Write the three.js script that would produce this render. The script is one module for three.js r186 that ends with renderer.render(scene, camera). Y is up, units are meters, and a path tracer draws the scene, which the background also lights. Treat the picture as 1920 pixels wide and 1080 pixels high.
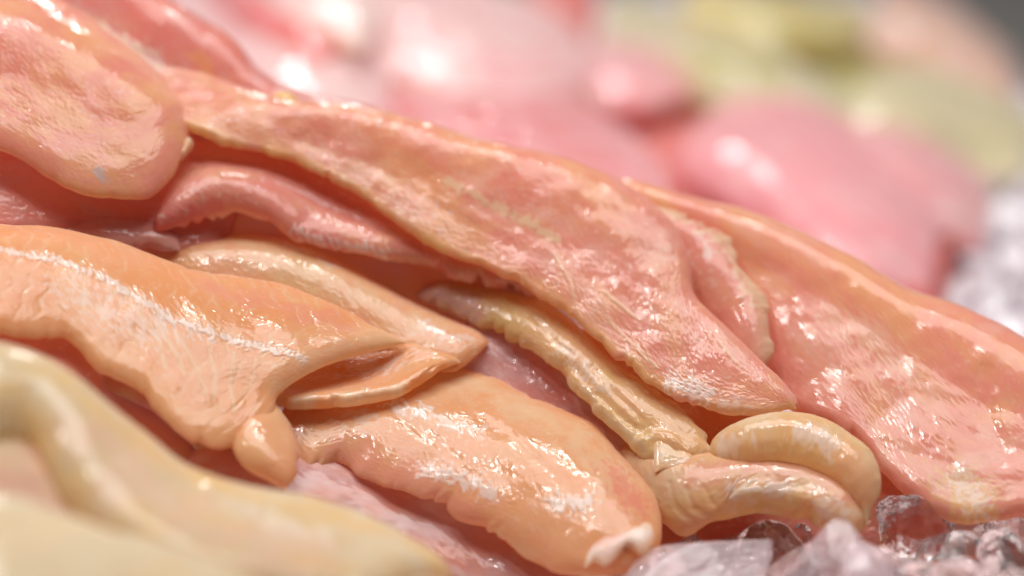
import * as THREE from 'three';
import { createNoise3D } from 'simplex-noise';
import { RectAreaLightUniformsLib } from 'three/addons/lights/RectAreaLightUniformsLib.js';
import { mergeVertices } from 'three/addons/utils/BufferGeometryUtils.js';

// ------------------------------------------------------------------ camera, light, exposure
const FOV = 15.5, PITCH = 16, EYE = 0.264;
const scene = new THREE.Scene();
const camera = new THREE.PerspectiveCamera(FOV, 16 / 9, 0.05, 20);
camera.position.set(0, EYE, 0);
camera.rotation.set(-PITCH * Math.PI / 180, 0, 0);
camera.focus = 0.688;
camera.userData.fStop = 2.6;
camera.updateMatrixWorld(true);

const renderer = new THREE.WebGLRenderer({ antialias: true });
renderer.toneMapping = THREE.LinearToneMapping;
renderer.toneMappingExposure = 0.97;
renderer.shadowMap.enabled = true;
RectAreaLightUniformsLib.init();

scene.background = new THREE.Color(0.06, 0.06, 0.062);      // dim daylit hall all round

function numbered(name) {
  const n = numbered.used[name] = (numbered.used[name] ?? -1) + 1;
  return n ? `${name}_${String(n).padStart(3, '0')}` : name;
}
numbered.used = {};
function lampPanel(label, at, target, w, h, power, color) {   // an unseen light panel: housing, diffuser and its light
  const g = new THREE.Group(); g.name = numbered('unseen_light'); scene.add(g);
  g.userData = { label, category: 'lamp' };
  g.position.set(...at); g.lookAt(...target);
  const housing = new THREE.Mesh(new THREE.BoxGeometry(w + 0.04, h + 0.04, 0.05), new THREE.MeshStandardMaterial({ color: 0xdddddd, roughness: 0.5 }));
  housing.name = 'housing'; housing.position.z = -0.03; g.add(housing);
  const face = new THREE.Mesh(new THREE.PlaneGeometry(w, h), new THREE.MeshStandardMaterial({ color: 0xffffff, emissive: color, emissiveIntensity: 0.6 }));
  face.name = 'diffuser'; face.position.z = -0.003; g.add(face);
  const l = new THREE.RectAreaLight(color, power, w, h);
  l.position.z = 0.004; l.rotation.y = Math.PI; g.add(l);
}
lampPanel('wide white light panel hanging over the fish display', [0.15, 2.2, -1.05], [0, 0, -0.78], 2.0, 1.1, 8.8, new THREE.Color(1, 0.985, 0.96));
lampPanel('small bright light panel hanging below the wide one', [0.25, 2.0, -1.45], [0, 0, -0.78], 0.26, 0.16, 70.0, new THREE.Color(1, 0.985, 0.96));  // added source, there to break the wet coat into small glints
lampPanel('second small bright light panel hanging straight above the heap', [-0.2, 2.0, -0.55], [0, 0, -0.78], 0.22, 0.14, 70.0, new THREE.Color(1, 0.985, 0.96));  // added as well, so that the steeper faces catch glints
lampPanel('small bright light panel hanging low beyond the farthest heap', [0.0, 1.35, -3.1], [0, 0, -0.8], 0.26, 0.16, 75.0, new THREE.Color(1, 0.99, 0.97));  // added for bright blobs on the back heaps and sheen along the crest
lampPanel('small white light panel hanging to one side of the fish display', [-0.95, 1.9, -0.6], [0, 0, -0.75], 0.28, 0.18, 75.0, new THREE.Color(1, 0.98, 0.95));  // added fill that also puts glints on the flesh at the left

// ------------------------------------------------------------------ helpers
const rng = (seed) => () => { seed = (seed + 0x6d2b79f5) | 0; let t = Math.imul(seed ^ (seed >>> 15), 1 | seed); t = (t + Math.imul(t ^ (t >>> 7), 61 | t)) ^ t; return ((t ^ (t >>> 14)) >>> 0) / 4294967296; };
const noise = createNoise3D(rng(7)), noiseB = createNoise3D(rng(99));
const clamp = (x, a = 0, b = 1) => Math.min(b, Math.max(a, x));
const lerp = (a, b, t) => a + (b - a) * t;
const smooth = (a, b, x) => { const t = clamp((x - a) / (b - a)); return t * t * (3 - 2 * t); };
const fbm = (x, y, z, n = 3) => { let s = 0, a = 0.5, f = 1; for (let i = 0; i < n; i++) { s += a * noise(x * f, y * f, z * f); a *= 0.5; f *= 2.03; } return s; };

// a photo pixel (1920 x 1080) gives a direction; distance comes from the slope of the heap or from the height over the ice
const TY = Math.tan(FOV * Math.PI / 360), cp = Math.cos(PITCH * Math.PI / 180), sp = Math.sin(PITCH * Math.PI / 180);
function direction(px, py) {
  const x = (px - 960) / 540 * TY, y = (540 - py) / 540 * TY;
  return new THREE.Vector3(x, y * cp - sp, -cp - y * sp).normalize();
}
function heapDistance(px, py) {      // the heap's face: from the ridge down to the ice
  const ridge = 0.79 - 0.07 * px / 1920, w = py - 0.39 * (px - 250);
  const reach = px < 900 ? 800 : px < 1600 ? lerp(800, 540, (px - 900) / 700) : lerp(540, 440, (px - 1600) / 320);
  return ridge + (0.667 - ridge) * w / reach;
}
const onHeap = (p, o = 0) => direction(p[0], p[1]).multiplyScalar(heapDistance(p[0], p[1]) - (p[2] ?? 0) - o).add(camera.position);
const overIce = (p, h = 0) => { const d = direction(p[0], p[1]); return d.multiplyScalar((EYE - (p[2] ?? 0) - h) / -d.y).add(camera.position); };
function toPixel(v) {
  const x = v.x, y = v.y - EYE, z = v.z, d = z * -cp - y * sp;
  return [960 + (x / d) / TY * 540, 540 - ((y * cp - z * sp) / d) / TY * 540];
}

function lay(o, parent, name, label, category, group) {
  o.name = parent === scene ? numbered(name) : name;
  if (label) o.userData.label = label;
  if (category) o.userData.category = category;
  if (group) o.userData.group = group;
  o.castShadow = o.receiveShadow = true;
  parent.add(o);
  return o;
}
function structure(name, geometry, material) {
  const m = new THREE.Mesh(geometry, material); lay(m, scene, name); m.userData.kind = 'structure';
  return m;
}

// ------------------------------------------------------------------ materials
const wet = (() => {      // uneven film of moisture: how glossy the coat is, tile of 30 mm
  const n = 512, d = new Uint8Array(n * n * 4), P = Math.PI * 2;
  for (let y = 0; y < n; y++) for (let x = 0; x < n; x++) {
    const a = x / n * P, b = y / n * P, q = (f, o) => noise(Math.cos(a) * f + o, Math.sin(a) * f, Math.cos(b) * f + 3.1 * Math.sin(b) * f);
    const v = clamp(0.5 + 0.45 * q(0.9, 0) + 0.35 * q(2.6, 5) + 0.25 * q(6, 9));
    d.set([v * 255, v * 255, v * 255, 255], (y * n + x) * 4);
  }
  const t = new THREE.DataTexture(d, n, n); t.wrapS = t.wrapT = THREE.RepeatWrapping; t.magFilter = THREE.LinearFilter; t.repeat.set(33, 33); t.needsUpdate = true;
  return t;
})();
const flesh = new THREE.MeshPhysicalMaterial({ vertexColors: true, roughness: 1, transmission: 0.56, thickness: 0, ior: 1.4, specularIntensity: 0.3, clearcoat: 1, clearcoatRoughness: 0.24, clearcoatRoughnessMap: wet });
const ice = new THREE.MeshPhysicalMaterial({ color: 0xffffff, roughness: 0.015, transmission: 1, thickness: 0.02, ior: 1.31, attenuationColor: new THREE.Color(0.97, 0.92, 0.93), attenuationDistance: 0.06 });
const cloudyIce = new THREE.MeshPhysicalMaterial({ color: new THREE.Color(0.95, 0.88, 0.90), roughness: 0.3, transmission: 0.82, thickness: 0, ior: 1.31, clearcoat: 1, clearcoatRoughness: 0.04 });
const crushed = new THREE.MeshPhysicalMaterial({ color: new THREE.Color(0.82, 0.77, 0.80), roughness: 0.75, transmission: 0.55, thickness: 0, ior: 1.31, clearcoat: 1, clearcoatRoughness: 0.05 });

// palettes (linear albedo)
const C = {
  pink: [0.86, 0.40, 0.30], rose: [0.82, 0.31, 0.25], deep: [0.62, 0.14, 0.13], peach: [0.88, 0.51, 0.28], orange: [0.87, 0.44, 0.19], sand: [0.87, 0.57, 0.29], blush: [0.89, 0.57, 0.46],
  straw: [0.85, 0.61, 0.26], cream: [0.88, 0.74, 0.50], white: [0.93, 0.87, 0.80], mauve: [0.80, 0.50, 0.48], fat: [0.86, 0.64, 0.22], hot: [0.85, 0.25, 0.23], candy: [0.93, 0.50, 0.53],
  pale: [0.93, 0.78, 0.76], green: [0.76, 0.72, 0.44], olive: [0.58, 0.52, 0.14], grey: [0.76, 0.77, 0.70], tan: [0.74, 0.50, 0.38], wax: [0.77, 0.65, 0.44], milk: [0.79, 0.71, 0.53],
};
const mix = (a, b, t) => { for (let k = 0; k < 3; k++) a[k] += (b[k] - a[k]) * t; };

// ------------------------------------------------------------------ a fillet: a lofted slab through rows of points, front edge first
function fillet(def, parent = scene) {
  const place = def.over ? overIce : onHeap, cell = (def.cell ?? 0.00038), seed = def.seed ?? [...(def.label ?? '')].reduce((a, ch) => (a * 31 + ch.charCodeAt(0)) % 997, 7) * 0.37;
  const curves = def.rows.map((r) => new THREE.CatmullRomCurve3(r.map((p) => place(p, def.o ?? 0)), false, 'centripetal'));
  const len = Math.max(...curves.map((c) => c.getLength()));
  const ns = Math.max(12, Math.ceil(len / cell));
  curves.forEach((c) => { c.arcLengthDivisions = 400; });
  const rows = curves.map((c) => c.getSpacedPoints(ns - 1));
  let wide = 0;
  for (let i = 0; i < ns; i += 8) { let w = 0; for (let k = 1; k < rows.length; k++) w += rows[k][i].distanceTo(rows[k - 1][i]); wide = Math.max(wide, w); }
  const nv = Math.max(10, Math.ceil(wide / cell * 1.1)) + 8;
  const at = (i, j) => i * nv + j, base = new Array(ns * nv), sm = new Float32Array(ns * nv), vm = new Float32Array(ns * nv), W = new Float32Array(ns), v3 = new THREE.Vector3();
  for (let i = 0; i < ns; i++) {
    const c = new THREE.CatmullRomCurve3(rows.map((r) => r[i]), false, 'centripetal');
    for (let j = 0; j < nv; j++) {
      const x = j / (nv - 1), t = lerp(x, 0.5 - 0.5 * Math.cos(Math.PI * x), 0.45);
      base[at(i, j)] = c.getPoint(t);
      vm[at(i, j)] = j ? vm[at(i, j - 1)] + base[at(i, j)].distanceTo(base[at(i, j - 1)]) : 0;
    }
    W[i] = vm[at(i, nv - 1)];
  }
  for (let j = 0; j < nv; j++) for (let i = 1; i < ns; i++) sm[at(i, j)] = sm[at(i - 1, j)] + base[at(i, j)].distanceTo(base[at(i - 1, j)]);
  // torn and wavy edges
  const rag = def.rag ?? 0.0012, ragFine = def.ragFine ?? 0.0004;
  for (let i = 0; i < ns; i++) {
    const s = sm[at(i, nv >> 1)];
    for (const back of [0, 1]) {
      const e = at(i, back ? nv - 1 : 0), n = at(i, back ? nv - 6 : 5), inward = base[n].clone().sub(base[e]).normalize();
      const f = rag * fbm(s * 60 + seed, back * 7, seed, 2) * 2 + ragFine * (0.25 + 1.4 * smooth(-0.1, 0.6, noise(s * 38, seed, back * 5 + 2))) * (Math.pow(Math.abs(noise(s * 130, seed, back * 3)), 2) * 1.6 - 0.3 + 0.15 * noise(s * 330, seed, back)) * 2;
      for (let j = 0; j < nv; j++) {
        const d = back ? W[i] - vm[at(i, j)] : vm[at(i, j)];
        if (d > 0.012) continue;
        base[at(i, j)].addScaledVector(inward, f * Math.exp(-d / 0.003));
      }
    }
  }
  const und = (def.und ?? 0.0012) * (def.over ? 1 : 0.5);
  const normals = new Array(ns * nv);
  const findNormals = () => {
    for (let i = 0; i < ns; i++) for (let j = 0; j < nv; j++) {
      const a = base[at(Math.min(i + 2, ns - 1), j)].clone().sub(base[at(Math.max(i - 2, 0), j)]), b = base[at(i, Math.min(j + 2, nv - 1))].clone().sub(base[at(i, Math.max(j - 2, 0))]);
      const n = a.cross(b);
      normals[at(i, j)] = n.lengthSq() > 1e-20 ? n.normalize() : (j ? normals[at(i, j - 1)].clone() : new THREE.Vector3(0, 1, 0));
    }
  };
  findNormals();
  let facing = 0;
  for (let q = 0; q < ns * nv; q += 37) facing += normals[q].dot(v3.copy(camera.position).sub(base[q]).normalize());
  const turn = facing < 0 ? -1 : 1;
  // one smoothing pass keeps the ends from pinching
  const T = def.thick ?? 0.0035, B = def.under ?? 0.0035, R = def.round ?? 0.0045, puff = def.puff ?? 0.003, rimE = def.endRound ?? 0.008;
  const top = new Float32Array(ns * nv * 3), rim = new Float32Array(ns * nv);
  const fib = (def.fibre ?? 0.00010) * 0.35, mic = def.micro ?? 0.00005, med = (def.lumps ?? 0.00032) * 0.15;
  const myo = def.myo;
  for (let i = 0; i < ns; i++) for (let j = 0; j < nv; j++) {
    const q = at(i, j), p = base[q], n = normals[q].multiplyScalar(turn), dv = Math.min(vm[q], W[i] - vm[q]), L = sm[at(ns - 1, j)], ds = Math.min(def.openStart ? 1 : sm[q], def.openEnd ? 1 : L - sm[q]);
    const r1 = clamp(dv / Math.min(R, W[i] / 2 + 1e-6)), r2 = clamp(ds / rimE);
    const rm = Math.sqrt(1 - (1 - r1) ** 2) * Math.sqrt(1 - (1 - r2) ** 2);
    rim[q] = rm;
    const x = W[i] > 0 ? vm[q] / W[i] : 0.5, belly = 4 * x * (1 - x);
    const s = sm[q], v = vm[q];
    let h = T * rm + puff * belly * Math.sqrt(r2) + und * fbm(p.x * 45, p.y * 45, p.z * 45 + seed, 2) * rm;
    const patch = 0.45 + 0.9 * smooth(-0.35, 0.55, fbm(s * 60 + seed, v * 90, seed + 2, 2));
    h += (med * fbm(s * 200 + seed, v * 330, seed, 3) + fib * noise(s * 160 + seed, v * 620 + 4 * noise(s * 60, v * 60, seed), 3) + mic * patch * (noise(s * 330, v * 520, seed) + 0.75 * noiseB(s * 620, v * 900, seed))) * (0.25 + 0.75 * rm);
    if (myo) {
      const k = (s + myo.lean * Math.abs(v - myo.at * W[i]) + 0.0016 * noise(s * 90, v * 130, seed)) / myo.gap, f = Math.abs(k - Math.floor(k) - 0.5) * 2;
      h -= myo.deep * Math.pow(clamp(1 - f * 2.2), 1.5) * rm * (0.4 + 0.6 * smooth(-0.3, 0.4, noise(s * 50, v * 50, seed + 5)));
    }
    for (const g of def.groove ?? []) { const d = Math.abs(x - g[0] - g[4] * (s / len)); h -= g[2] * Math.exp(-((d * W[i] / g[1]) ** 2)) * smooth(0, 0.15, s / len - g[3]) ; }
    top[q * 3] = p.x + n.x * h; top[q * 3 + 1] = p.y + n.y * h; top[q * 3 + 2] = p.z + n.z * h;
  }
  // markings: polylines over the surface, found through the nearest top vertex
  const marks = (def.marks ?? []).map((m) => {
    const pts = m.pts.map(([px, py]) => {
      let best = 1e9, hit = 0;
      for (let q = 0; q < ns * nv; q += 3) {
        const [x, y] = toPixel(v3.set(top[q * 3], top[q * 3 + 1], top[q * 3 + 2])), d = (x - px) ** 2 + (y - py) ** 2;
        if (d < best) { best = d; hit = q; }
      }
      return new THREE.Vector3(top[hit * 3], top[hit * 3 + 1], top[hit * 3 + 2]);
    });
    const box = new THREE.Box3().setFromPoints(pts).expandByScalar(m.w * 2.5);
    return { ...m, pts, box, color: C[m.c] ?? m.c };
  });
  const near = (m, p) => {
    let best = 1e9;
    if (m.pts.length === 1) return m.pts[0].distanceTo(p);
    for (let k = 1; k < m.pts.length; k++) {
      const a = m.pts[k - 1], b = m.pts[k], abx = b.x - a.x, aby = b.y - a.y, abz = b.z - a.z, t = clamp(((p.x - a.x) * abx + (p.y - a.y) * aby + (p.z - a.z) * abz) / (abx * abx + aby * aby + abz * abz + 1e-12));
      best = Math.min(best, Math.hypot(p.x - a.x - abx * t, p.y - a.y - aby * t, p.z - a.z - abz * t));
    }
    return best;
  };
  const pal = def.pal.map((k) => C[k]), colors = new Float32Array(ns * nv * 3), edge = C[def.edge ?? 'sand'];
  for (let i = 0; i < ns; i++) for (let j = 0; j < nv; j++) {
    const q = at(i, j), s = sm[q], v = vm[q], x = W[i] > 0 ? v / W[i] : 0.5, u = s / len;
    v3.set(top[q * 3], top[q * 3 + 1], top[q * 3 + 2]);
    const c = [...pal[0]];
    const big = fbm(s * 28 + seed, v * 40, seed, 3), mid = fbm(s * 90, v * 150 + seed, 2.5, 3);
    mix(c, pal[1], smooth(-0.42, 0.6, big + 0.35 * mid + (def.tilt ?? 0) * (x - 0.5) + (def.tiltS ?? 0) * (u - 0.5)));
    if (pal[2]) mix(c, pal[2], 0.6 * smooth(-0.1, 0.6, fbm(s * 35, v * 60, seed + 40, 3) + 0.3 * mid));
    // muscle fibres: fine pale threads
    const f = noise(s * 55 + seed, v * 620 + 3 * noise(s * 40, v * 40, seed), 8) + 0.4 * noise(s * 140, v * 1300, seed);
    mix(c, C.white, (def.threads ?? 0.14) * smooth(0.2, 0.8, f) * smooth(-0.3, 0.4, mid));
    mix(c, pal[0], 0.2 * smooth(0.2, 0.8, -f));
    // white flecks of membrane
    const fl = fbm(s * 230 + seed, v * 420, 9, 3) + 0.35 * fbm(s * 30, v * 50, seed + 3, 2);
    mix(c, C.white, (def.flecks ?? 0.4) * smooth(0.40, 0.58, fl));
    if (myo) {
      const k = (s + myo.lean * Math.abs(v - myo.at * W[i]) + 0.0016 * noise(s * 90, v * 130, seed)) / myo.gap, g = Math.abs(k - Math.floor(k) - 0.5) * 2;
      mix(c, C.cream, myo.pale * Math.pow(clamp(1 - g * 2.6), 1.3) * smooth(-0.4, 0.5, noise(s * 70, v * 110, seed + 9)));
    }
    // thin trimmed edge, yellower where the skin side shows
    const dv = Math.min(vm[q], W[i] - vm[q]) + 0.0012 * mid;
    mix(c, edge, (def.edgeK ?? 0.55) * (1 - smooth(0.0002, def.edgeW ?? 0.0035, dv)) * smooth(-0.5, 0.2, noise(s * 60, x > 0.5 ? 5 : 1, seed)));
    let lift = 0;
    for (const m of marks) {
      if (!m.box.containsPoint(v3)) continue;
      const d = near(m, v3) + m.w * (m.rag ?? 0.5) * (fbm(s * (m.f ?? 240), v * (m.f ?? 240), seed + 6, 3) * 1.6);
      const pr = 1 - smooth(m.w * (m.hard ?? 0.3), m.w, d), k = (m.k ?? 0.8) * pr;
      if (pr > 0) { if (m.color) mix(c, m.color, k); lift += 0.35 * k * (m.lift ?? 0) + pr * (m.dent ?? 0); }
    }
    lift *= 0.3 + 0.7 * rim[q];
    if (lift) { const n = normals[q]; lift *= 1 + 0.25 * noise(s * 90, v * 90, 3); top[q * 3] += n.x * lift; top[q * 3 + 1] += n.y * lift; top[q * 3 + 2] += n.z * lift; }
    colors.set(c, q * 3);
  }
  // underside
  const nb = Math.max(6, Math.min(nv, 26)), js = Array.from({ length: nb }, (_, k) => Math.round((0.5 - 0.5 * Math.cos(Math.PI * k / (nb - 1))) * (nv - 1)));
  const P = new Float32Array((ns * nv + ns * nb) * 3), K = new Float32Array(P.length), UV = new Float32Array((ns * nv + ns * nb) * 2), index = [];
  P.set(top); K.set(colors);
  for (let q = 0; q < ns * nv; q++) { UV[q * 2] = sm[q]; UV[q * 2 + 1] = vm[q]; }
  for (let i = 0; i < ns; i++) for (let k = 0; k < nb; k++) {
    const q = at(i, js[k]), o = ns * nv + i * nb + k, p = base[q], n = normals[q], h = (k === 0 || k === nb - 1) ? 0 : -B * rim[q];
    if (h === 0) { P[o * 3] = top[q * 3]; P[o * 3 + 1] = top[q * 3 + 1]; P[o * 3 + 2] = top[q * 3 + 2]; } else { P[o * 3] = p.x + n.x * h; P[o * 3 + 1] = p.y + n.y * h; P[o * 3 + 2] = p.z + n.z * h; }
    for (let c = 0; c < 3; c++) K[o * 3 + c] = colors[q * 3 + c];
    UV[o * 2] = sm[q]; UV[o * 2 + 1] = vm[q];
  }
  const quad = (a, b, c, d, flip) => flip ? index.push(a, c, b, b, c, d) : index.push(a, b, c, b, d, c);
  for (let i = 0; i < ns - 1; i++) {
    for (let j = 0; j < nv - 1; j++) quad(at(i, j), at(i + 1, j), at(i, j + 1), at(i + 1, j + 1), turn < 0);
    for (let k = 0; k < nb - 1; k++) { const o = ns * nv + i * nb + k; quad(o, o + nb, o + 1, o + nb + 1, turn > 0); }
  }
  const g = new THREE.BufferGeometry();
  g.setAttribute('position', new THREE.BufferAttribute(P, 3)); g.setAttribute('color', new THREE.BufferAttribute(K, 3)); g.setAttribute('uv', new THREE.BufferAttribute(UV, 2));
  g.setIndex(index);
  g.computeVertexNormals();
  // share normals along the rim so that it rounds without a crease
  const N = g.attributes.normal.array;
  for (let i = 0; i < ns; i++) for (const [j, k] of [[0, 0], [nv - 1, nb - 1]]) {
    const a = at(i, j) * 3, b = (ns * nv + i * nb + k) * 3, s = [N[a] + N[b], N[a + 1] + N[b + 1], N[a + 2] + N[b + 2]], l = Math.hypot(...s);
    if (l > 0.05) for (let c = 0; c < 3; c++) N[a + c] = N[b + c] = s[c] / l;
  }
  fillet.triangles = (fillet.triangles ?? 0) + index.length / 3;
  return lay(new THREE.Mesh(g, def.mat ?? flesh), parent, def.name ?? 'fish_fillet', def.label, parent === scene ? 'fish' : undefined, parent === scene ? (def.group ?? 'raw fillets heaped on the ice') : undefined);
}
const creases = (lines, dent, w = 0.0013, c, k = 0.4) => lines.map((pts) => ({ pts, dent: dent * 0.6, w, c, k, rag: 0.25, f: 60, hard: 0.0 }));
const shifted = (row, dx, dy, o) => row.map((p) => [p[0] + dx, p[1] + dy, (p[2] ?? 0) + o]);
const lower = (row, o) => row.map((p) => [p[0], p[1], (p[2] ?? 0) + o]);

// ------------------------------------------------------------------ ground
{
  const g = new THREE.PlaneGeometry(7, 7, 2, 2); g.rotateX(-Math.PI / 2); g.translate(0, -0.03, -2.4);
  structure('counter', g, new THREE.MeshStandardMaterial({ color: new THREE.Color(0.075, 0.07, 0.065), roughness: 0.6 }));
  // bed of crushed ice: a low uneven slab with a rounded far corner
  const n = 220, W = 1.265, far = -1.95, near = -0.2, pos = [], idx = [];
  for (let i = 0; i <= n; i++) for (let j = 0; j <= n; j++) {
    const x = -0.9 + i / n * W, z = lerp(near, far, j / n);
    pos.push(x, (-0.012 + 0.007 * fbm(x * 60, z * 60, 1, 3)), z);
  }
  for (let i = 0; i < n; i++) for (let j = 0; j < n; j++) { const a = i * (n + 1) + j, b = a + n + 1; idx.push(a, b, a + 1, b, b + 1, a + 1); }
  const bedTint = [];      // melt water and painted reflections of the fish round the front heap, uneven outline
  for (let k = 0; k < pos.length; k += 3) { const f = smooth(0.02, -0.04, -pos[k + 2] - 0.76 + 0.08 * fbm(pos[k] * 14, pos[k + 2] * 14, 4, 3)); bedTint.push(lerp(0.72, 0.66, f), lerp(0.67, 0.46, f), lerp(0.70, 0.45, f)); }
  const b = new THREE.BufferGeometry(); b.setAttribute('position', new THREE.Float32BufferAttribute(pos, 3)); b.setAttribute('color', new THREE.Float32BufferAttribute(bedTint, 3)); b.setIndex(idx); b.computeVertexNormals();
  structure('ice_bed', b, new THREE.MeshPhysicalMaterial({ vertexColors: true, roughness: 0.35, clearcoat: 0.6, clearcoatRoughness: 0.1 }));
}

// ------------------------------------------------------------------ the heap in front
{ // under layers first
  fillet({ label: 'pink fillet tucked under the rounded lobe', pal: ['pink', 'rose', 'mauve'], o: -0.013, cell: 0.0006, lumps: 0.0006, flecks: 0.1,
    rows: [[[-60, 450], [60, 445], [160, 460], [260, 485], [360, 490], [420, 480]], [[-60, 360], [80, 372], [200, 402], [300, 422], [390, 425], [440, 420]], [[-60, 240], [80, 270], [200, 315], [320, 325], [400, 330], [460, 350]]] });
  fillet({ label: 'peach fillet reaching in under the scalloped pink fillet', pal: ['peach', 'mauve', 'pink'], o: -0.021, cell: 0.0007, flecks: 0.15,
    rows: [[[340, 500], [520, 500], [640, 530], [760, 580], [860, 630], [960, 660]], [[360, 440], [520, 440], [650, 475], [780, 525], [890, 570], [1000, 610]], [[380, 370], [520, 370], [660, 410], [790, 460], [900, 510], [1030, 570]]] });
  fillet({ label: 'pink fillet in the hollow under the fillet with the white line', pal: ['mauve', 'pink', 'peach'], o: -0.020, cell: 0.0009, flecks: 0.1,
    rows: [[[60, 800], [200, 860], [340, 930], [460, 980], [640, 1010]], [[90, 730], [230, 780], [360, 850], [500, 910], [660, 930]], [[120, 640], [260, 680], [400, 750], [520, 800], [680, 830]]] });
  fillet({ label: 'pink fillet scrap tucked under the left end of the lined fillet', pal: ['pink', 'mauve'], o: -0.007, cell: 0.0008,
    rows: [[[-60, 760], [60, 755], [140, 760], [190, 740]], [[-60, 680], [60, 675], [140, 680], [190, 695]], [[-60, 590], [60, 590], [130, 600], [180, 650]]] });
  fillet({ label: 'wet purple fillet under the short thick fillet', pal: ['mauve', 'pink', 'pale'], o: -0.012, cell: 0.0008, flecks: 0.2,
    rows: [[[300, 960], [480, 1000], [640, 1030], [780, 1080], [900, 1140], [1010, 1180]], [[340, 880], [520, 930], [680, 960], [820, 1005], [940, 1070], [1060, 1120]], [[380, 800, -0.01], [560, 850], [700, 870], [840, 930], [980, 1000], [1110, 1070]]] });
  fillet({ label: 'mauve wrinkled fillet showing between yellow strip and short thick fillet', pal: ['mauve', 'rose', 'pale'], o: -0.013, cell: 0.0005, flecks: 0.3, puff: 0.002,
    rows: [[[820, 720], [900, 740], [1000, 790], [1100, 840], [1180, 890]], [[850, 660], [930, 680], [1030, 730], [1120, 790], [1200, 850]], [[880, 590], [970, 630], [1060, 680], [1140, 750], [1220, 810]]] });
}
fillet({ label: 'orange fillet showing between the yellow strip and the long top fillet', pal: ['orange', 'peach', 'sand'], o: -0.014, cell: 0.0005, puff: 0.001,
  rows: [[[1040, 660], [1150, 730], [1250, 800], [1330, 850], [1400, 850]], [[1090, 620], [1210, 690], [1310, 770], [1400, 810], [1440, 820]], [[1130, 570], [1270, 650], [1390, 730], [1470, 780], [1490, 790]]] });
fillet({ label: 'pink fillet lowest in the heap behind the arching fillet', pal: ['pink', 'rose', 'peach'], o: -0.034, cell: 0.0007, puff: 0.001,
  rows: [[[1120, 1080], [1400, 1060], [1600, 1040], [1780, 1020]], [[1150, 960], [1410, 960], [1620, 945], [1790, 940]], [[1180, 850], [1420, 850], [1620, 830], [1770, 850]]] });
fillet({ label: 'thin mauve pink edge folded out below the rounded lobe', pal: ['mauve', 'pink', 'blush'], o: -0.006, cell: 0.0005, puff: 0.001, thick: 0.0018, under: 0.002, edge: 'blush',
  rows: [[[90, 452, -0.006], [180, 452], [260, 468], [338, 470]], [[100, 425, -0.008], [190, 425, -0.002], [265, 440], [335, 452]], [[110, 395, -0.014], [200, 398, -0.010], [275, 412, -0.010], [330, 432, -0.008]]] });
fillet({ label: 'thin pale edged slip of flesh in the hollow under the lined fillet', pal: ['mauve', 'blush', 'pink'], o: -0.008, cell: 0.0005, puff: 0.001, thick: 0.0018, under: 0.002, edge: 'cream', edgeK: 0.7,
  rows: [[[170, 722, -0.008], [240, 745], [310, 790], [380, 850], [430, 905, -0.004]], [[180, 705, -0.010], [260, 722, -0.002], [330, 768, -0.002], [400, 830, -0.002], [450, 885, -0.006]], [[200, 680, -0.016], [290, 705, -0.012], [360, 750, -0.012], [430, 810, -0.012], [480, 860, -0.014]]] });
// F8 right-hand fillet
{
  const crest = [[1150, 350], [1230, 376], [1300, 396], [1420, 430], [1560, 492], [1700, 572], [1800, 606], [1880, 646], [1970, 700]];
  fillet({ label: 'broad orange pink fillet at the end of the heap beside the ice', pal: ['pink', 'peach', 'blush'], o: -0.008, cell: 0.0006, puff: 0.001, lumps: 0.0003, micro: 0.00003, fibre: 0.00003, threads: 0.07, flecks: 0.25, tilt: 0.5, edge: 'pink',
    rows: [[[1300, 590, -0.02], [1400, 690, -0.015], [1490, 768, -0.006], [1560, 800], [1622, 842], [1660, 890], [1700, 930], [1745, 960], [1795, 976], [1870, 972], [1970, 968]],
      [[1270, 500, -0.012], [1390, 570, -0.008], [1510, 660], [1640, 755], [1750, 830], [1850, 885], [1970, 920]],
      [[1230, 430, -0.006], [1370, 480, -0.004], [1500, 550], [1640, 645], [1760, 720], [1860, 780], [1970, 830]], crest, shifted(crest, 10, 30, -0.05)],
    marks: [...creases([[[1845, 690], [1858, 780], [1885, 860]]], -0.0010, 0.005), { pts: [[1795, 905], [1815, 935], [1825, 965]], w: 0.011, c: 'straw', k: 0.75, rag: 0.6, hard: 0.3 }, { pts: [[1800, 900], [1835, 950]], w: 0.005, c: 'white', k: 0.6, rag: 1.2, f: 500 },
      { pts: [[1560, 600], [1640, 640], [1700, 700]], w: 0.007, c: 'cream', k: 0.4, rag: 1.3, hard: 0.1 }, { pts: [[1450, 640], [1480, 720]], w: 0.006, c: 'rose', k: 0.6, rag: 0.8, hard: 0.2 }] });
}
// F7 frilled
fillet({ label: 'pink fillet with pale frilled edge lying over the broad end fillet', pal: ['pink', 'rose', 'peach'], o: -0.002, cell: 0.0006, thick: 0.002, endRound: 0.014, rag: 0.003, ragFine: 0.001, edge: 'cream', edgeK: 0.8, edgeW: 0.007, flecks: 0.3,
  rows: [[[1100, 400, -0.012], [1190, 480, -0.012], [1265, 560, -0.010], [1350, 650, -0.008], [1425, 722, -0.006]], [[1140, 375], [1245, 440], [1330, 520], [1390, 605], [1428, 705]], [[1170, 372], [1290, 408], [1345, 440], [1388, 485], [1420, 540], [1440, 600], [1438, 655], [1432, 698]]],
  marks: [[[1210, 390], [1235, 470]], [[1250, 390], [1290, 500], [1300, 560]], [[1300, 410], [1330, 480]]].map((pts) => ({ pts, w: 0.002, c: 'white', k: 0.7, rag: 1, hard: 0.2 })).concat([{ pts: [[1220, 385], [1300, 410], [1380, 480], [1420, 560]], w: 0.005, c: 'cream', k: 0.7, rag: 0.9, lift: 0.0006 }]) });
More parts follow.
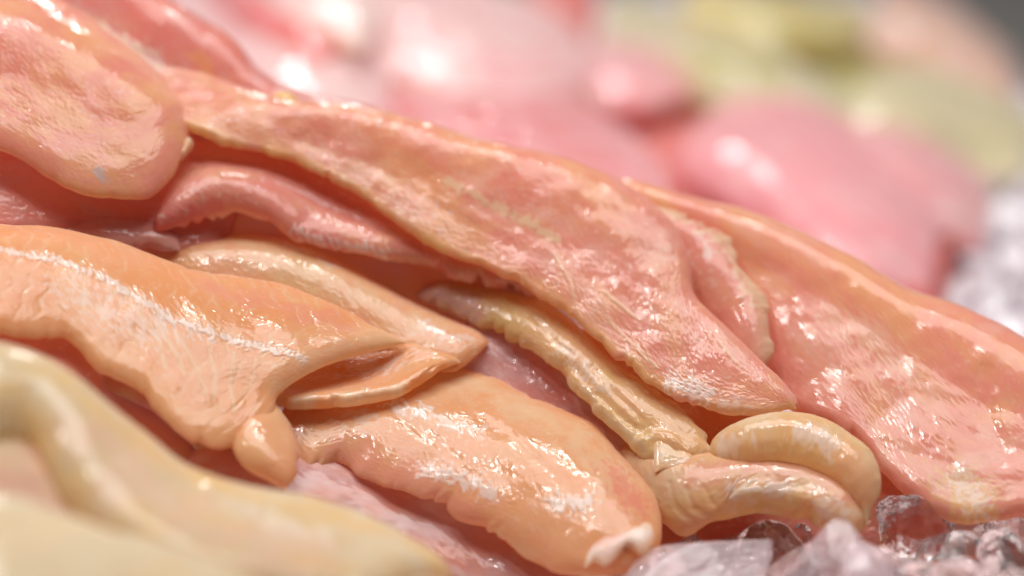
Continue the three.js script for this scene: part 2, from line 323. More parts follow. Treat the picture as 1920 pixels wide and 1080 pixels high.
// F10 back top-left
{
  const crest = [[-80, -140], [120, -70], [270, -2], [350, 48], [420, 95], [470, 150], [540, 192], [640, 215], [720, 235]];
  const t = fillet({ label: 'mauve pink fillet with creamy fat streak along the top of the heap', pal: ['rose', 'mauve', 'pink'], o: -0.010, cell: 0.0008, flecks: 0.3, puff: 0.001,
    rows: [[[-80, 150], [60, 160], [180, 190], [300, 240], [420, 290], [520, 310], [600, 330], [700, 350]], [[-80, 30], [60, 40], [180, 80], [300, 140], [420, 205], [520, 240], [600, 270], [700, 300]], crest, shifted(crest, 10, 30, -0.05)],
    marks: [{ pts: [[190, 62], [250, 95], [300, 140], [340, 172]], w: 0.004, c: 'white', k: 0.9, rag: 0.7, lift: 0.0007 }, { pts: [[160, 50], [220, 90], [280, 130]], w: 0.008, c: 'cream', k: 0.6, rag: 0.7 },
      { pts: [[0, 8], [70, 15], [140, 40], [165, 55]], w: 0.003, c: 'fat', k: 0.9, rag: 0.5, lift: 0.0005 }, { pts: [[370, 110], [400, 150], [450, 190], [480, 215]], w: 0.004, c: 'orange', k: 0.8, rag: 0.7 }, { pts: [[370, 60], [430, 110], [455, 135]], w: 0.004, c: 'deep', k: 0.5, rag: 0.7 }] });
  fillet({ name: 'fat_lump', label: 'soft yellow lump of fat', pal: ['fat', 'cream'], o: -0.002, cell: 0.0008, puff: 0.004, rag: 0.001, rows: [[[495, 232], [530, 244], [572, 240]], [[492, 205], [535, 205], [576, 222]], [[505, 180], [535, 175], [570, 200]]] }, t);
}
// F5 scalloped pink
fillet({ label: 'pink fillet with scalloped membrane edge and rolled lip below the long top fillet', pal: ['pink', 'rose', 'peach'], o: 0, puff: 0.001, micro: 0.00007, rag: 0.0012, ragFine: 0.0009, edge: 'cream', edgeK: 0.6, edgeW: 0.003, flecks: 0.6, fibre: 0.00008,
  rows: [[[282, 438, -0.006], [330, 426, -0.004], [400, 408, -0.003], [470, 405], [530, 428], [560, 452], [630, 468], [700, 484], [760, 486], [830, 508], [900, 528], [960, 543], [1005, 556]],
    [[290, 428, -0.002], [345, 385, 0.002], [420, 361, 0.004], [490, 380, 0.004], [545, 420, 0.003], [575, 442, 0.002], [640, 456, 0.002], [705, 470, 0.002], [765, 474], [835, 498], [905, 518], [965, 535], [1008, 552]],
    [[310, 360, -0.006], [420, 318, -0.004], [520, 335, -0.004], [620, 385, -0.004], [720, 432, -0.004], [830, 478, -0.004], [920, 512, -0.004], [1010, 548, -0.004]],
    [[330, 240, -0.018], [440, 245, -0.018], [560, 285, -0.016], [650, 330, -0.014], [740, 390, -0.014], [840, 450, -0.014], [940, 495, -0.012], [1020, 540, -0.008]]],
  marks: [...creases([[[380, 372], [385, 402]], [[410, 365], [404, 400]], [[445, 366], [440, 398]]], 0.0001, 0.0011, 'cream', 0.45), ...creases([[[420, 330], [540, 350], [660, 410], [780, 462]]], -0.001, 0.003), { pts: [[300, 425], [345, 405], [400, 385]], w: 0.004, c: 'hot', k: 0.6, rag: 0.5, hard: 0.2 }, { pts: [[555, 430], [600, 450], [640, 462], [700, 470], [720, 480]], w: 0.0022, c: 'white', k: 0.75, rag: 1.2, f: 420, lift: 0.0006 }] });
// F9 lobe top left
{
  const t = fillet({ label: 'glossy peach fillet with rounded lobe and a grey fleck near its rim', pal: ['peach', 'pink', 'rose'], o: 0.010, puff: 0.003, thick: 0.003, under: 0.003, round: 0.010, micro: 0.00004, rag: 0.0008, flecks: 0.35, lumps: 0.00012, fibre: 0.00005, edge: 'peach', endRound: 0.012,
    rows: [[[-70, 268], [0, 284], [40, 298], [85, 332], [135, 357], [190, 370], [250, 374], [292, 362], [322, 330], [340, 298]], [[-70, 170], [40, 185], [140, 220], [230, 250], [300, 272], [346, 280]], [[-70, 40, 0.002], [60, 70, 0.002], [160, 120, 0.001], [250, 180, 0], [310, 228, -0.002], [350, 264, -0.003]], [[-70, -60, -0.022], [70, -20, -0.022], [180, 50, -0.022], [270, 120, -0.022], [330, 190, -0.020], [354, 252, -0.014]]],
    marks: [{ pts: [[180, 322], [195, 338]], w: 0.0026, c: [0.62, 0.6, 0.58], k: 0.8, rag: 0.7 }, { pts: [[10, 200], [40, 215]], w: 0.004, c: 'hot', k: 0.5, rag: 1, hard: 0.2 }, { pts: [[110, 340], [180, 362], [240, 368]], w: 0.003, c: 'sand', k: 0.5, rag: 0.8, hard: 0.2 }] });
  fillet({ name: 'membrane_tag', label: 'small pale tag of membrane', pal: ['cream', 'blush'], o: 0.009, puff: 0.0015, thick: 0.0015, under: 0.0015, round: 0.002, endRound: 0.002, rag: 0.0006, rows: [[[332, 300], [340, 282], [345, 262]], [[340, 300], [350, 282], [352, 260]], [[346, 296], [358, 280], [362, 266]]] }, t);
}
// F16 yellow strip
{
  const t = fillet({ label: 'narrow yellowish fillet strip hanging from under the long top fillet', pal: ['sand', 'straw', 'peach'], o: 0.002, puff: 0.002, thick: 0.002, under: 0.002, rag: 0.0011, ragFine: 0.0006, edge: 'cream', flecks: 0.55, fibre: 0.00018,
    rows: [[[772, 552, -0.014], [800, 568, -0.012], [880, 602, -0.008], [960, 645, -0.004], [1020, 675], [1050, 698], [1072, 735], [1105, 764], [1150, 804], [1185, 842], [1222, 866], [1245, 884]], [[785, 548, -0.014], [900, 572, -0.008], [1000, 618, -0.002], [1070, 670], [1130, 730], [1200, 790], [1260, 840], [1290, 874]], [[795, 540, -0.02], [900, 532, -0.018], [1000, 550, -0.014], [1050, 585, -0.012], [1090, 622, -0.010], [1120, 655, -0.008], [1160, 692, -0.006], [1250, 750, -0.004], [1300, 788], [1332, 830], [1328, 860], [1300, 882]]],
    marks: [...creases([[[1060, 700], [1100, 745], [1150, 790], [1195, 830]], [[1195, 838], [1225, 815], [1262, 822], [1290, 850]]], 0.0011, 0.003), ...creases([[[1075, 685], [1130, 745], [1180, 795], [1215, 815]], [[1110, 690], [1160, 745], [1215, 795]], [[1040, 640], [1075, 665]], [[940, 575], [1000, 600], [1040, 635]]], -0.0006, 0.0022), { pts: [[1050, 650], [1090, 690], [1130, 730]], w: 0.003, c: 'white', k: 0.5, rag: 1.3, f: 500 }, { pts: [[1070, 720], [1110, 760], [1160, 805], [1200, 840]], w: 0.0025, c: 'cream', k: 0.8, rag: 0.8, lift: 0.0005 }, { pts: [[790, 552], [850, 560], [890, 575]], w: 0.006, c: 'mauve', k: 0.7, rag: 0.6, hard: 0.2 }] });
  fillet({ name: 'membrane_flap', label: 'torn white membrane flap at the tip', pal: ['cream', 'sand', 'white'], o: 0.0055, puff: 0.0004, thick: 0.0009, under: 0.001, round: 0.002, endRound: 0.003, rag: 0.0012, ragFine: 0.0006, lumps: 0.0004, rows: [[[1228, 884], [1252, 886], [1285, 880], [1302, 872]], [[1226, 858], [1250, 860], [1280, 862], [1302, 862]], [[1225, 824], [1240, 820], [1262, 840], [1296, 850]]] }, t);
}
// F18 looped
{
  const t = fillet({ label: 'peach fillet arching over the ice under its own folded loop', pal: ['peach', 'sand', 'cream'], o: 0.002, puff: 0.004, thick: 0.0035, rag: 0.0008, flecks: 0.5, edge: 'sand', endRound: 0.012,
    rows: [[[1150, 884, -0.02], [1190, 924, -0.016], [1225, 966, -0.012], [1262, 996, -0.008], [1300, 1000, -0.006], [1340, 976, -0.004], [1390, 964], [1450, 960], [1500, 974], [1560, 996], [1592, 1008], [1612, 999]], [[1160, 854, -0.016], [1240, 904, -0.006], [1330, 926], [1400, 912], [1480, 917], [1550, 942], [1600, 976], [1622, 986]], [[1170, 824, -0.02], [1240, 844, -0.016], [1330, 854, -0.012], [1420, 852, -0.012], [1500, 862, -0.012], [1580, 894, -0.010], [1622, 939, -0.006], [1632, 972, -0.004]]],
    marks: [{ pts: [[1270, 960], [1330, 940], [1400, 925], [1500, 940]], w: 0.007, c: 'straw', k: 0.5, rag: 0.6, f: 100, hard: 0 }, { pts: [[1300, 885], [1420, 875], [1520, 890], [1600, 940]], w: 0.008, c: 'pink', k: 0.55, rag: 0.6, f: 100, hard: 0 }, ...creases([[[1255, 905], [1268, 950], [1300, 978]], [[1285, 915], [1300, 950], [1325, 968]], [[1320, 915], [1335, 945], [1350, 955]]], -0.0007, 0.0018), ...creases([[[1340, 960], [1390, 925], [1450, 918], [1520, 940]]], 0.0012, 0.005), { pts: [[1370, 934], [1420, 919], [1460, 926]], w: 0.004, c: 'white', k: 0.8, rag: 1, lift: 0.0006 }, { pts: [[1540, 964], [1570, 994]], w: 0.006, c: 'white', k: 0.5, rag: 1.1 }, { pts: [[1350, 964], [1400, 944], [1480, 949], [1520, 964]], w: 0.004, c: 'straw', k: 0.6, rag: 0.8 }] });
  fillet({ name: 'folded_loop', label: 'folded yellowish loop on top', pal: ['sand', 'cream', 'straw'], o: 0.004, puff: 0.004, thick: 0.004, under: 0.005, round: 0.009, endRound: 0.014, micro: 0.00009, threads: 0.25, rag: 0.0006, flecks: 0.45, edge: 'orange',
    rows: [[[1322, 880, -0.01], [1400, 876, -0.006], [1480, 882, -0.002], [1550, 904], [1596, 932], [1620, 966], [1626, 984]], [[1330, 862, -0.004], [1400, 842, 0.002], [1480, 832, 0.004], [1550, 852, 0.004], [1605, 892, 0.004], [1634, 949]], [[1335, 839, -0.008], [1360, 823, -0.006], [1420, 808, -0.004], [1490, 798, -0.004], [1560, 818, -0.004], [1606, 856, -0.004], [1630, 904, -0.004], [1634, 946, -0.004]]],
    marks: [...creases([[[1360, 835], [1430, 812], [1500, 815], [1570, 850]], [[1380, 850], [1450, 835], [1520, 842], [1590, 890]]], -0.0005, 0.003, 'straw', 0.35), { pts: [[1590, 850], [1615, 900], [1620, 930]], w: 0.008, c: 'peach', k: 0.7, rag: 0.6, f: 100, hard: 0 }, { pts: [[1490, 814], [1530, 824], [1545, 834]], w: 0.005, c: 'white', k: 0.8, rag: 1, lift: 0.0005 }, { pts: [[1360, 839], [1400, 822]], w: 0.004, c: 'white', k: 0.5, rag: 1.2 }, { pts: [[1460, 844], [1520, 859]], w: 0.006, c: 'straw', k: 0.6, rag: 0.6, hard: 0.2 }] }, t);
}
// F6 long top fillet
{
  const crest = [[280, 100, -0.026], [400, 160, -0.014], [520, 198, -0.004], [700, 222], [860, 272], [1000, 302], [1130, 346, -0.003], [1225, 405, -0.004], [1272, 480, -0.004], [1290, 560, -0.002], [1355, 628], [1440, 711], [1492, 764]];
  const back = crest.map((p, k) => k < 6 ? [p[0] + 10, p[1] + 30, -0.05] : k === 6 ? [p[0] + 12, p[1] + 10, -0.03] : k < 9 ? [p[0] + 14, p[1] + 8, -0.016] : [p[0] + 6, p[1] + 2, -0.008]);
  fillet({ label: 'long pink fillet draped down the heap with a yellow trimmed edge', pal: ['pink', 'peach', 'blush'], o: 0.010, puff: 0.001, micro: 0.00007, cell: 0.00046, thick: 0.0016, under: 0.002, round: 0.0022, rag: 0.0008, edge: 'fat', edgeK: 0.5, edgeW: 0.005, flecks: 0.55, fibre: 0.00008, tiltS: -0.4, und: 0.002,
    rows: [[[215, 175, -0.022], [265, 202, -0.014], [308, 224, -0.005], [350, 238], [420, 268], [500, 288], [560, 308], [620, 338], [680, 370], [725, 404], [775, 440], [830, 472], [885, 494], [950, 520], [1000, 550], [1045, 574], [1085, 607], [1150, 664], [1200, 704], [1260, 744], [1320, 766], [1400, 779], [1494, 770]],
      [[240, 140, -0.024], [330, 188, -0.010], [450, 222], [600, 268], [750, 330], [900, 405], [1050, 490], [1150, 570], [1250, 655], [1350, 730], [1494, 768]], crest, back],
    marks: [...creases([[[1040, 480], [1070, 530], [1080, 580]], [[1100, 615], [1130, 645], [1190, 670]], [[1140, 600], [1180, 640], [1230, 690]], [[1130, 545], [1200, 600]], [[1350, 640], [1380, 680]]], 0.0002, 0.0011, 'cream', 0.6), ...creases([[[560, 262], [700, 312], [830, 392], [950, 452]]], -0.0005, 0.004), { pts: [[840, 340], [900, 370], [970, 405], [1040, 450]], w: 0.0022, c: 'cream', k: 0.8, rag: 1, lift: 0.0004 }, { pts: [[1260, 712], [1290, 722], [1320, 735]], w: 0.0035, c: 'white', k: 0.9, rag: 1.3, f: 420, lift: 0.0006 }, { pts: [[1290, 735], [1350, 750], [1410, 765]], w: 0.0025, c: 'white', k: 0.5, rag: 1.2 },
      { pts: [[600, 290], [700, 330], [780, 390]], w: 0.006, c: 'cream', k: 0.35, rag: 1.3, hard: 0.1 }] });
}
// F3 plump fillet behind the lined one
fillet({ label: 'plump tan fillet lying behind the fillet with the white line', pal: ['peach', 'sand', 'pink'], o: -0.004, puff: 0.0018, thick: 0.002, round: 0.006, micro: 0.00006, flecks: 0.45, edge: 'orange', edgeK: 0.4,
  rows: [[[215, 500, -0.022], [290, 515, -0.012], [380, 545, -0.006], [480, 570, -0.003], [570, 595, -0.001], [660, 632, 0.001], [740, 672, 0.002], [800, 690, 0.004], [852, 692, 0.006], [885, 668, 0.006]], [[225, 480, -0.022], [310, 480, -0.012], [430, 482, -0.004], [560, 508], [680, 558], [780, 608], [850, 642, 0.002], [905, 654, 0.003]], [[240, 466, -0.026], [320, 458, -0.018], [420, 446, -0.014], [520, 450, -0.012], [600, 475, -0.012], [680, 520, -0.012], [760, 568, -0.010], [830, 600, -0.008], [890, 622, -0.004], [918, 641]]],
  marks: [{ pts: [[420, 470], [560, 500], [700, 560], [800, 610]], w: 0.010, c: 'cream', k: 0.4, rag: 0.6, f: 90, hard: 0 }, { pts: [[520, 452], [560, 468], [620, 495]], w: 0.003, c: 'white', k: 0.6, rag: 1.1 }, { pts: [[790, 600], [830, 625], [890, 640]], w: 0.003, c: 'white', k: 0.55, rag: 1.1 }] });
// G short thick fillet
{
  const t = fillet({ label: 'short thick peach fillet with white flecks and a ragged white tip', pal: ['peach', 'orange', 'sand'], o: 0.003, puff: 0.003, thick: 0.0028, under: 0.002, round: 0.008, micro: 0.000032, rag: 0.0014, ragFine: 0.0005, flecks: 0.25, edge: 'cream', edgeK: 0.4, tilt: 0.5, endRound: 0.006,
    rows: [[[510, 840, -0.016], [570, 884, -0.010], [630, 868, -0.008], [690, 897, -0.004], [765, 922], [830, 950], [855, 974], [920, 1000, 0.002], [980, 1038, 0.002], [1050, 1072, 0.004], [1110, 1084, 0.004]], [[525, 780, -0.016], [620, 795, -0.012], [720, 825, -0.004], [830, 875], [950, 932, 0.004], [1060, 990, 0.006], [1140, 1040, 0.006], [1180, 1072, 0.006]], [[550, 745, -0.02], [680, 742, -0.016], [790, 762, -0.008], [900, 802, -0.002], [1020, 852, 0.002], [1120, 912, 0.004], [1190, 980, 0.004], [1218, 1050, 0.004]], [[590, 700, -0.026], [720, 690, -0.022], [850, 689, -0.018], [910, 706, -0.014], [980, 740, -0.012], [1060, 775, -0.010], [1115, 803, -0.008], [1155, 845, -0.008], [1195, 893, -0.006], [1225, 930, -0.004], [1236, 965, -0.004], [1235, 1030]]],
    marks: [{ pts: [[880, 715], [980, 765], [1080, 815], [1140, 880]], w: 0.013, c: 'cream', k: 0.5, rag: 0.5, f: 90, hard: 0 }, { pts: [[640, 850], [760, 890], [880, 960]], w: 0.012, c: 'pink', k: 0.6, rag: 0.5, f: 90, hard: 0 }, ...creases([[[700, 760], [780, 800], [860, 860]], [[900, 780], [980, 840], [1050, 900]]], -0.0006, 0.004), { pts: [[660, 775], [690, 790]], w: 0.005, c: 'white', k: 0.4, rag: 1.3 }, { pts: [[740, 760], [800, 775], [850, 795], [900, 810]], w: 0.0035, c: 'white', k: 0.75, rag: 1.3, lift: 0.0004 }, { pts: [[800, 880], [860, 895], [920, 920]], w: 0.0035, c: 'white', k: 0.85, rag: 1.2, f: 300, lift: 0.0004 }, { pts: [[1040, 938], [1070, 945], [1100, 938]], w: 0.0035, c: 'white', k: 0.95, rag: 1.1, f: 320, lift: 0.0005 },
      { pts: [[1160, 890], [1190, 940]], w: 0.008, c: 'hot', k: 0.5, rag: 0.8, hard: 0.1 }, { pts: [[880, 820], [960, 880], [1040, 900]], w: 0.008, c: 'orange', k: 0.4, rag: 0.9, hard: 0.1 }] });
  fillet({ name: 'white_tip', label: 'ragged white fatty tip', pal: ['white', 'blush', 'white'], o: 0.0165, puff: 0.0012, thick: 0.001, under: 0.002, round: 0.003, endRound: 0.004, rag: 0.002, ragFine: 0.0014, lumps: 0.001, rows: [[[1098, 1056], [1130, 1062], [1170, 1048], [1205, 1036], [1226, 1020]], [[1104, 1034], [1140, 1030], [1180, 1018], [1226, 1006]], [[1120, 1012], [1150, 1000], [1190, 986], [1222, 986]]] }, t);
}
// F2 lined fillet
{
  const t = fillet({ label: 'large peach fillet with a dotted white line along its side', pal: ['peach', 'orange', 'sand'], o: 0.010, puff: 0.002, thick: 0.0024, under: 0.002, round: 0.007, cell: 0.0004, rag: 0.0012, ragFine: 0.0006, flecks: 0.3, edge: 'sand', edgeK: 0.4, micro: 0.000032, myo: { at: 0.72, lean: 0.35, gap: 0.0062, deep: 0.00009, pale: 0.45 },
    rows: [[[-70, 612], [0, 625], [60, 636], [115, 632], [150, 655], [190, 700], [270, 737], [290, 770], [340, 818], [385, 836], [440, 834], [500, 805], [514, 768]], [[-70, 545], [40, 555], [150, 595], [260, 645], [380, 705], [470, 742], [522, 742]], [[-70, 478], [60, 482], [180, 517], [320, 592], [450, 636], [540, 676], [600, 690]], [[-70, 425, -0.012], [80, 430, -0.012], [200, 452, -0.012], [300, 486, -0.012], [380, 514, -0.010], [470, 524, -0.010], [560, 545, -0.008], [640, 580, -0.006], [700, 610, -0.006], [765, 642, -0.006]]],
    marks: [{ pts: [[540, 725], [600, 690], [680, 655], [750, 640]], w: 0.012, c: 'cream', k: 0.55, rag: 0.4, f: 90, hard: 0 }, { pts: [[60, 615], [180, 660], [300, 740], [400, 800]], w: 0.012, c: 'sand', k: 0.5, rag: 0.5, f: 90, hard: 0 }, { pts: [[380, 540], [520, 570], [640, 610]], w: 0.008, c: 'pink', k: 0.5, rag: 0.6, f: 90, hard: 0 }, ...creases([[[160, 520], [150, 560], [165, 590]], [[215, 545], [190, 580], [205, 610]], [[250, 570], [300, 640], [310, 690]], [[290, 600], [330, 660], [345, 700]], [[330, 620], [370, 690], [385, 740]], [[390, 640], [405, 700], [400, 750]], [[440, 660], [430, 720], [440, 770]], [[480, 670], [470, 720]]], -0.00004, 0.0011, 'cream', 0.6), { pts: [[0, 468], [60, 478], [110, 490], [190, 520], [250, 553], [330, 600], [400, 628], [450, 640], [510, 658], [570, 672]], w: 0.0021, c: 'white', k: 0.95, rag: 0.9, f: 380, lift: 0.0006 }, { pts: [[300, 585], [345, 610], [390, 625]], w: 0.003, c: 'white', k: 0.7, rag: 1.4, f: 380 }, { pts: [[140, 540], [200, 580], [290, 610]], w: 0.007, c: 'white', k: 0.5, rag: 1.6, f: 300, hard: 0.1 }] });
  fillet({ name: 'tail_fold', label: 'thin hollow tail fold', pal: ['orange', 'peach', 'sand'], o: 0.004, puff: -0.002, thick: 0.003, rag: 0.001, edge: 'cream', edgeK: 0.7, edgeW: 0.004, flecks: 0.5,
    rows: [[[500, 752, -0.006], [560, 756], [620, 754, 0.002], [690, 748, 0.004], [745, 738, 0.004], [790, 712, 0.004], [815, 690, 0.004]], [[515, 735, -0.012], [600, 715, -0.010], [690, 705, -0.006], [770, 688], [835, 682, 0.002]], [[560, 690, -0.016], [660, 660, -0.014], [745, 640, -0.008], [800, 655, -0.002], [862, 680]]],
    marks: [{ pts: [[670, 690], [730, 685]], w: 0.005, c: 'white', k: 0.5, rag: 1.4 }] }, t);
  fillet({ name: 'hanging_lump', label: 'creamy fatty lump hanging from the edge', pal: ['peach', 'sand', 'peach'], o: 0.010, puff: 0.0015, thick: 0.003, round: 0.006, flecks: 0.2, rag: 0.001,
    rows: [[[418, 760, -0.012], [428, 800, -0.004], [440, 842], [464, 878], [498, 900], [532, 914]], [[470, 740, -0.012], [488, 790, -0.003], [505, 838], [518, 875], [532, 905], [537, 915]], [[512, 750, -0.014], [538, 798, -0.006], [560, 845, -0.004], [560, 885, -0.002], [540, 914]]] }, t);
}
// F1 foreground, cream fillet folded, out of focus
{
  const near = 0.055;
  fillet({ label: 'tan fillet slice lying in the hollow of the cream fillet', pal: ['tan', 'wax', 'peach'], o: near - 0.012, cell: 0.0012, flecks: 0.1, rows: [[[-80, 1010], [60, 1030], [180, 1040]], [[-80, 900], [60, 910], [190, 960]], [[-80, 770], [50, 780], [130, 850]]] });
  fillet({ label: 'cream yellow fillet bent into a soft fold in front of the heap', pal: ['wax', 'milk', 'straw'], o: near, cell: 0.0010, puff: 0.002, flecks: 0.35, edge: 'straw', rag: 0.0006, lumps: 0.0004, und: 0.0014, micro: 0.00004,
    marks: [{ pts: [[180, 820], [300, 930], [470, 1000], [600, 1040]], w: 0.016, c: 'blush', k: 0.35, rag: 0.6, f: 60, hard: 0 }, { pts: [[150, 745], [250, 820], [350, 892], [500, 935], [700, 990]], w: 0.006, c: 'straw', k: 0.5, rag: 0.8, f: 90, hard: 0 }, { pts: [[70, 800], [120, 900], [180, 990], [300, 1050]], w: 0.008, c: 'straw', k: 0.5, rag: 0.6, f: 70, hard: 0 }, { pts: [[470, 965], [530, 985], [600, 1005]], w: 0.004, c: 'white', k: 0.6, rag: 1.2, f: 160 }],  // the white mark paints a row of highlight spots onto the fold
    rows: [[[-60, 850, -0.006], [10, 830, -0.006], [70, 850, -0.006], [110, 930, -0.006], [170, 1010, -0.008], [290, 1065, -0.004], [460, 1115], [640, 1170]], [[-60, 750, 0.004], [50, 750, 0.004], [105, 800, 0.004], [150, 885, 0.004], [230, 990, 0.004], [360, 1060, 0.006], [540, 1100, 0.006], [680, 1140, 0.004]], [[-60, 695, 0.004], [60, 705, 0.004], [160, 780, 0.003], [250, 880, 0.001], [360, 955], [500, 990], [640, 1030], [780, 1085]], [[-60, 655, -0.008], [0, 662, -0.008], [60, 682, -0.009], [150, 742, -0.011], [230, 802, -0.012], [300, 852, -0.012], [350, 890, -0.012], [400, 910, -0.010], [500, 930, -0.010], [600, 950, -0.010], [700, 985, -0.010], [800, 1040, -0.010], [850, 1085, -0.010]]] });
  fillet({ label: 'pale fillet lying lowest in front of the cream fold', pal: ['milk', 'wax', 'cream'], o: near + 0.018, cell: 0.0014, flecks: 0.1, puff: 0.004, rows: [[[-80, 1200], [100, 1220], [300, 1240], [480, 1250]], [[-80, 1060], [100, 1070], [280, 1100], [480, 1150]], [[-80, 925], [60, 950], [200, 1000], [340, 1040], [500, 1100]]] });
}

// ------------------------------------------------------------------ the heaps behind
{
  const far = (d) => fillet({ over: true, cell: 0.003, group: 'raw fillets in the heaps behind', thick: 0.004, under: 0.006, round: 0.012, endRound: 0.02, puff: 0.002, und: 0.0016, lumps: 0.001, fibre: 0, micro: 0, flecks: 0.1, rag: 0.002, ...d });
  far({ label: 'red fillet low in the gap between the pink fillets', pal: ['hot', 'rose'], puff: 0, rows: [[[1000, 330, 0.005], [1200, 380, 0.005], [1500, 520, 0.005], [1760, 600, -0.005]], [[1000, 230, 0.015], [1200, 260, 0.012], [1480, 380, 0.012], [1780, 500, 0]], [[1020, 120, 0.02], [1250, 150, 0.015], [1500, 250, 0.012], [1800, 400, 0]]] });  // its red puts the crevice shade into the colour
  far({ label: 'pink fillet with glossy crown behind the long top fillet', pal: ['candy', 'hot', 'pale'], tiltS: -0.5, rows: [[[600, 330, 0.048], [800, 380, 0.048], [1000, 420, 0.04], [1250, 440, 0.025]], [[640, 240, 0.052], [820, 260, 0.056], [1000, 300, 0.05], [1255, 370, 0.03]], [[680, 170, 0.052], [840, 180, 0.058], [1020, 215, 0.05], [1245, 315, 0.03]], [[700, 130, 0.045], [860, 120, 0.05], [1030, 160, 0.045], [1140, 245, 0.03]]] });
  far({ label: 'big pink fillet behind the broad end fillet', pal: ['candy', 'candy', 'pale'], edge: 'hot', edgeW: 0.014, edgeK: 0.8, rows: [[[1265, 340, 0.026], [1400, 410, 0.024], [1560, 500, 0.018], [1740, 565, 0.004]], [[1275, 290, 0.036], [1420, 350, 0.036], [1580, 430, 0.028], [1750, 510, 0.010]], [[1310, 235, 0.036], [1450, 260, 0.040], [1600, 330, 0.032], [1760, 430, 0.012]], [[1350, 195, 0.030], [1480, 190, 0.034], [1620, 250, 0.026], [1760, 370, 0.008]]] });  // red rim paints the glow along the shaded front edge
  far({ label: 'pink fillet running out onto the far ice', pal: ['candy', 'pale', 'hot'], rows: [[[1560, 330, 0.024], [1700, 420, 0.015], [1840, 470, 0]], [[1570, 280, 0.030], [1710, 340, 0.022], [1850, 410, 0.003]], [[1600, 235, 0.026], [1720, 260, 0.018], [1850, 340, 0]]] });
  far({ label: 'pale pink fillet behind the top of the heap', pal: ['pale', 'candy', 'white'], rows: [[[200, 80, 0.075], [400, 190, 0.075], [560, 240, 0.07], [740, 230, 0.06]], [[220, -20, 0.085], [400, 80, 0.085], [560, 150, 0.08], [730, 160, 0.065]], [[260, -80, 0.08], [450, 10, 0.085], [600, 60, 0.08], [730, 100, 0.065]]] });
  far({ label: 'hot pink fillet edge over the pale pink one', pal: ['hot', 'candy'], rows: [[[380, -10, 0.09], [480, 70, 0.09], [600, 120, 0.085]], [[400, -40, 0.095], [500, 40, 0.095], [620, 105, 0.085]], [[430, -70, 0.092], [530, 10, 0.092], [650, 90, 0.085]]] });
  far({ label: 'white glossy fillet over the hot pink edge', pal: ['pale', 'white'], rows: [[[440, -30, 0.096], [540, 40, 0.096], [680, 95, 0.088]], [[480, -60, 0.1], [580, 0, 0.1], [700, 60, 0.09]], [[520, -90, 0.098], [620, -40, 0.098], [720, 20, 0.09]]] });
  far({ label: 'pale glossy fillet behind the crowned pink fillet', pal: ['pale', 'candy', 'white'], rows: [[[620, 110, 0.068], [800, 170, 0.064], [960, 200, 0.055], [1100, 180, 0.042]], [[640, 20, 0.08], [800, 60, 0.076], [960, 110, 0.064], [1110, 125, 0.046]], [[660, -60, 0.08], [820, -40, 0.078], [980, 0, 0.066], [1080, 60, 0.046]]] });
  far({ label: 'rosy fillet beside the gap with the red fillet', pal: ['candy', 'pale', 'hot'], rows: [[[1080, 185, 0.034], [1190, 205, 0.032], [1310, 185, 0.026]], [[1090, 130, 0.042], [1200, 150, 0.040], [1330, 160, 0.028]], [[1110, 80, 0.04], [1210, 90, 0.038], [1320, 130, 0.024]]] });
  const green = { group: 'pale greenish fillets in the farthest heap' };
  far({ ...green, label: 'red fillet end beside the greenish heap', pal: ['hot', 'rose'], rows: [[[1000, 60, 0.04], [1050, 100, 0.035], [1110, 90, 0.03]], [[990, 0, 0.05], [1050, 30, 0.05], [1120, 30, 0.04]], [[980, -50, 0.05], [1050, -40, 0.05], [1120, -20, 0.04]]] });  // stands in for a dark gap, the shade painted as red flesh
  far({ ...green, label: 'pale green fillet touching the pink heap', pal: ['milk', 'green', 'grey'], rows: [[[1120, 120, 0.03], [1300, 190, 0.026], [1480, 240, 0.02], [1600, 300, 0.008]], [[1130, 50, 0.042], [1320, 120, 0.042], [1490, 180, 0.032], [1620, 250, 0.012]], [[1150, -20, 0.042], [1340, 60, 0.038], [1500, 130, 0.03], [1630, 210, 0.012]]], marks: [{ pts: [[1340, 110], [1400, 120]], w: 0.03, c: 'olive', k: 0.8, rag: 0.6, f: 40 }] });
  far({ ...green, label: 'olive yellow fillet low in the gap of the greenish heap', pal: ['olive', 'green'], puff: 0, rows: [[[1440, 220, 0.005], [1560, 290, 0], [1640, 300, -0.005]], [[1480, 120, 0.015], [1580, 170, 0.012], [1680, 200, 0.005]], [[1540, 40, 0.02], [1620, 70, 0.015], [1700, 110, 0.01]]] });
  far({ ...green, label: 'broad pale fillet with yellow blotches on the greenish heap', pal: ['milk', 'green', 'wax'], rows: [[[1560, 240, 0.02], [1660, 310, 0.012], [1800, 330, 0], [1930, 330, 0]], [[1590, 190, 0.030], [1680, 220, 0.028], [1820, 250, 0.015], [1940, 280, 0.003]], [[1630, 140, 0.026], [1710, 130, 0.028], [1840, 170, 0.015], [1950, 230, 0.003]]] });
  far({ ...green, label: 'olive yellow fillet at the top of the greenish heap', pal: ['green', 'fat', 'olive'], rows: [[[1260, 60, 0.04], [1420, 100, 0.036], [1590, 110, 0.024]], [[1280, 10, 0.052], [1440, 50, 0.05], [1610, 70, 0.034]], [[1300, -40, 0.05], [1460, -10, 0.048], [1640, 20, 0.034]]] });
  far({ ...green, label: 'tan fillet at the back corner of the greenish heap', pal: ['tan', 'pale', 'peach'], rows: [[[1620, 90, 0.024], [1740, 130, 0.016], [1890, 210, 0]], [[1640, 30, 0.036], [1750, 70, 0.03], [1900, 160, 0.006]], [[1660, -40, 0.034], [1770, 10, 0.026], [1895, 110, 0]]] });
}
console.log('fillet triangles', fillet.triangles);

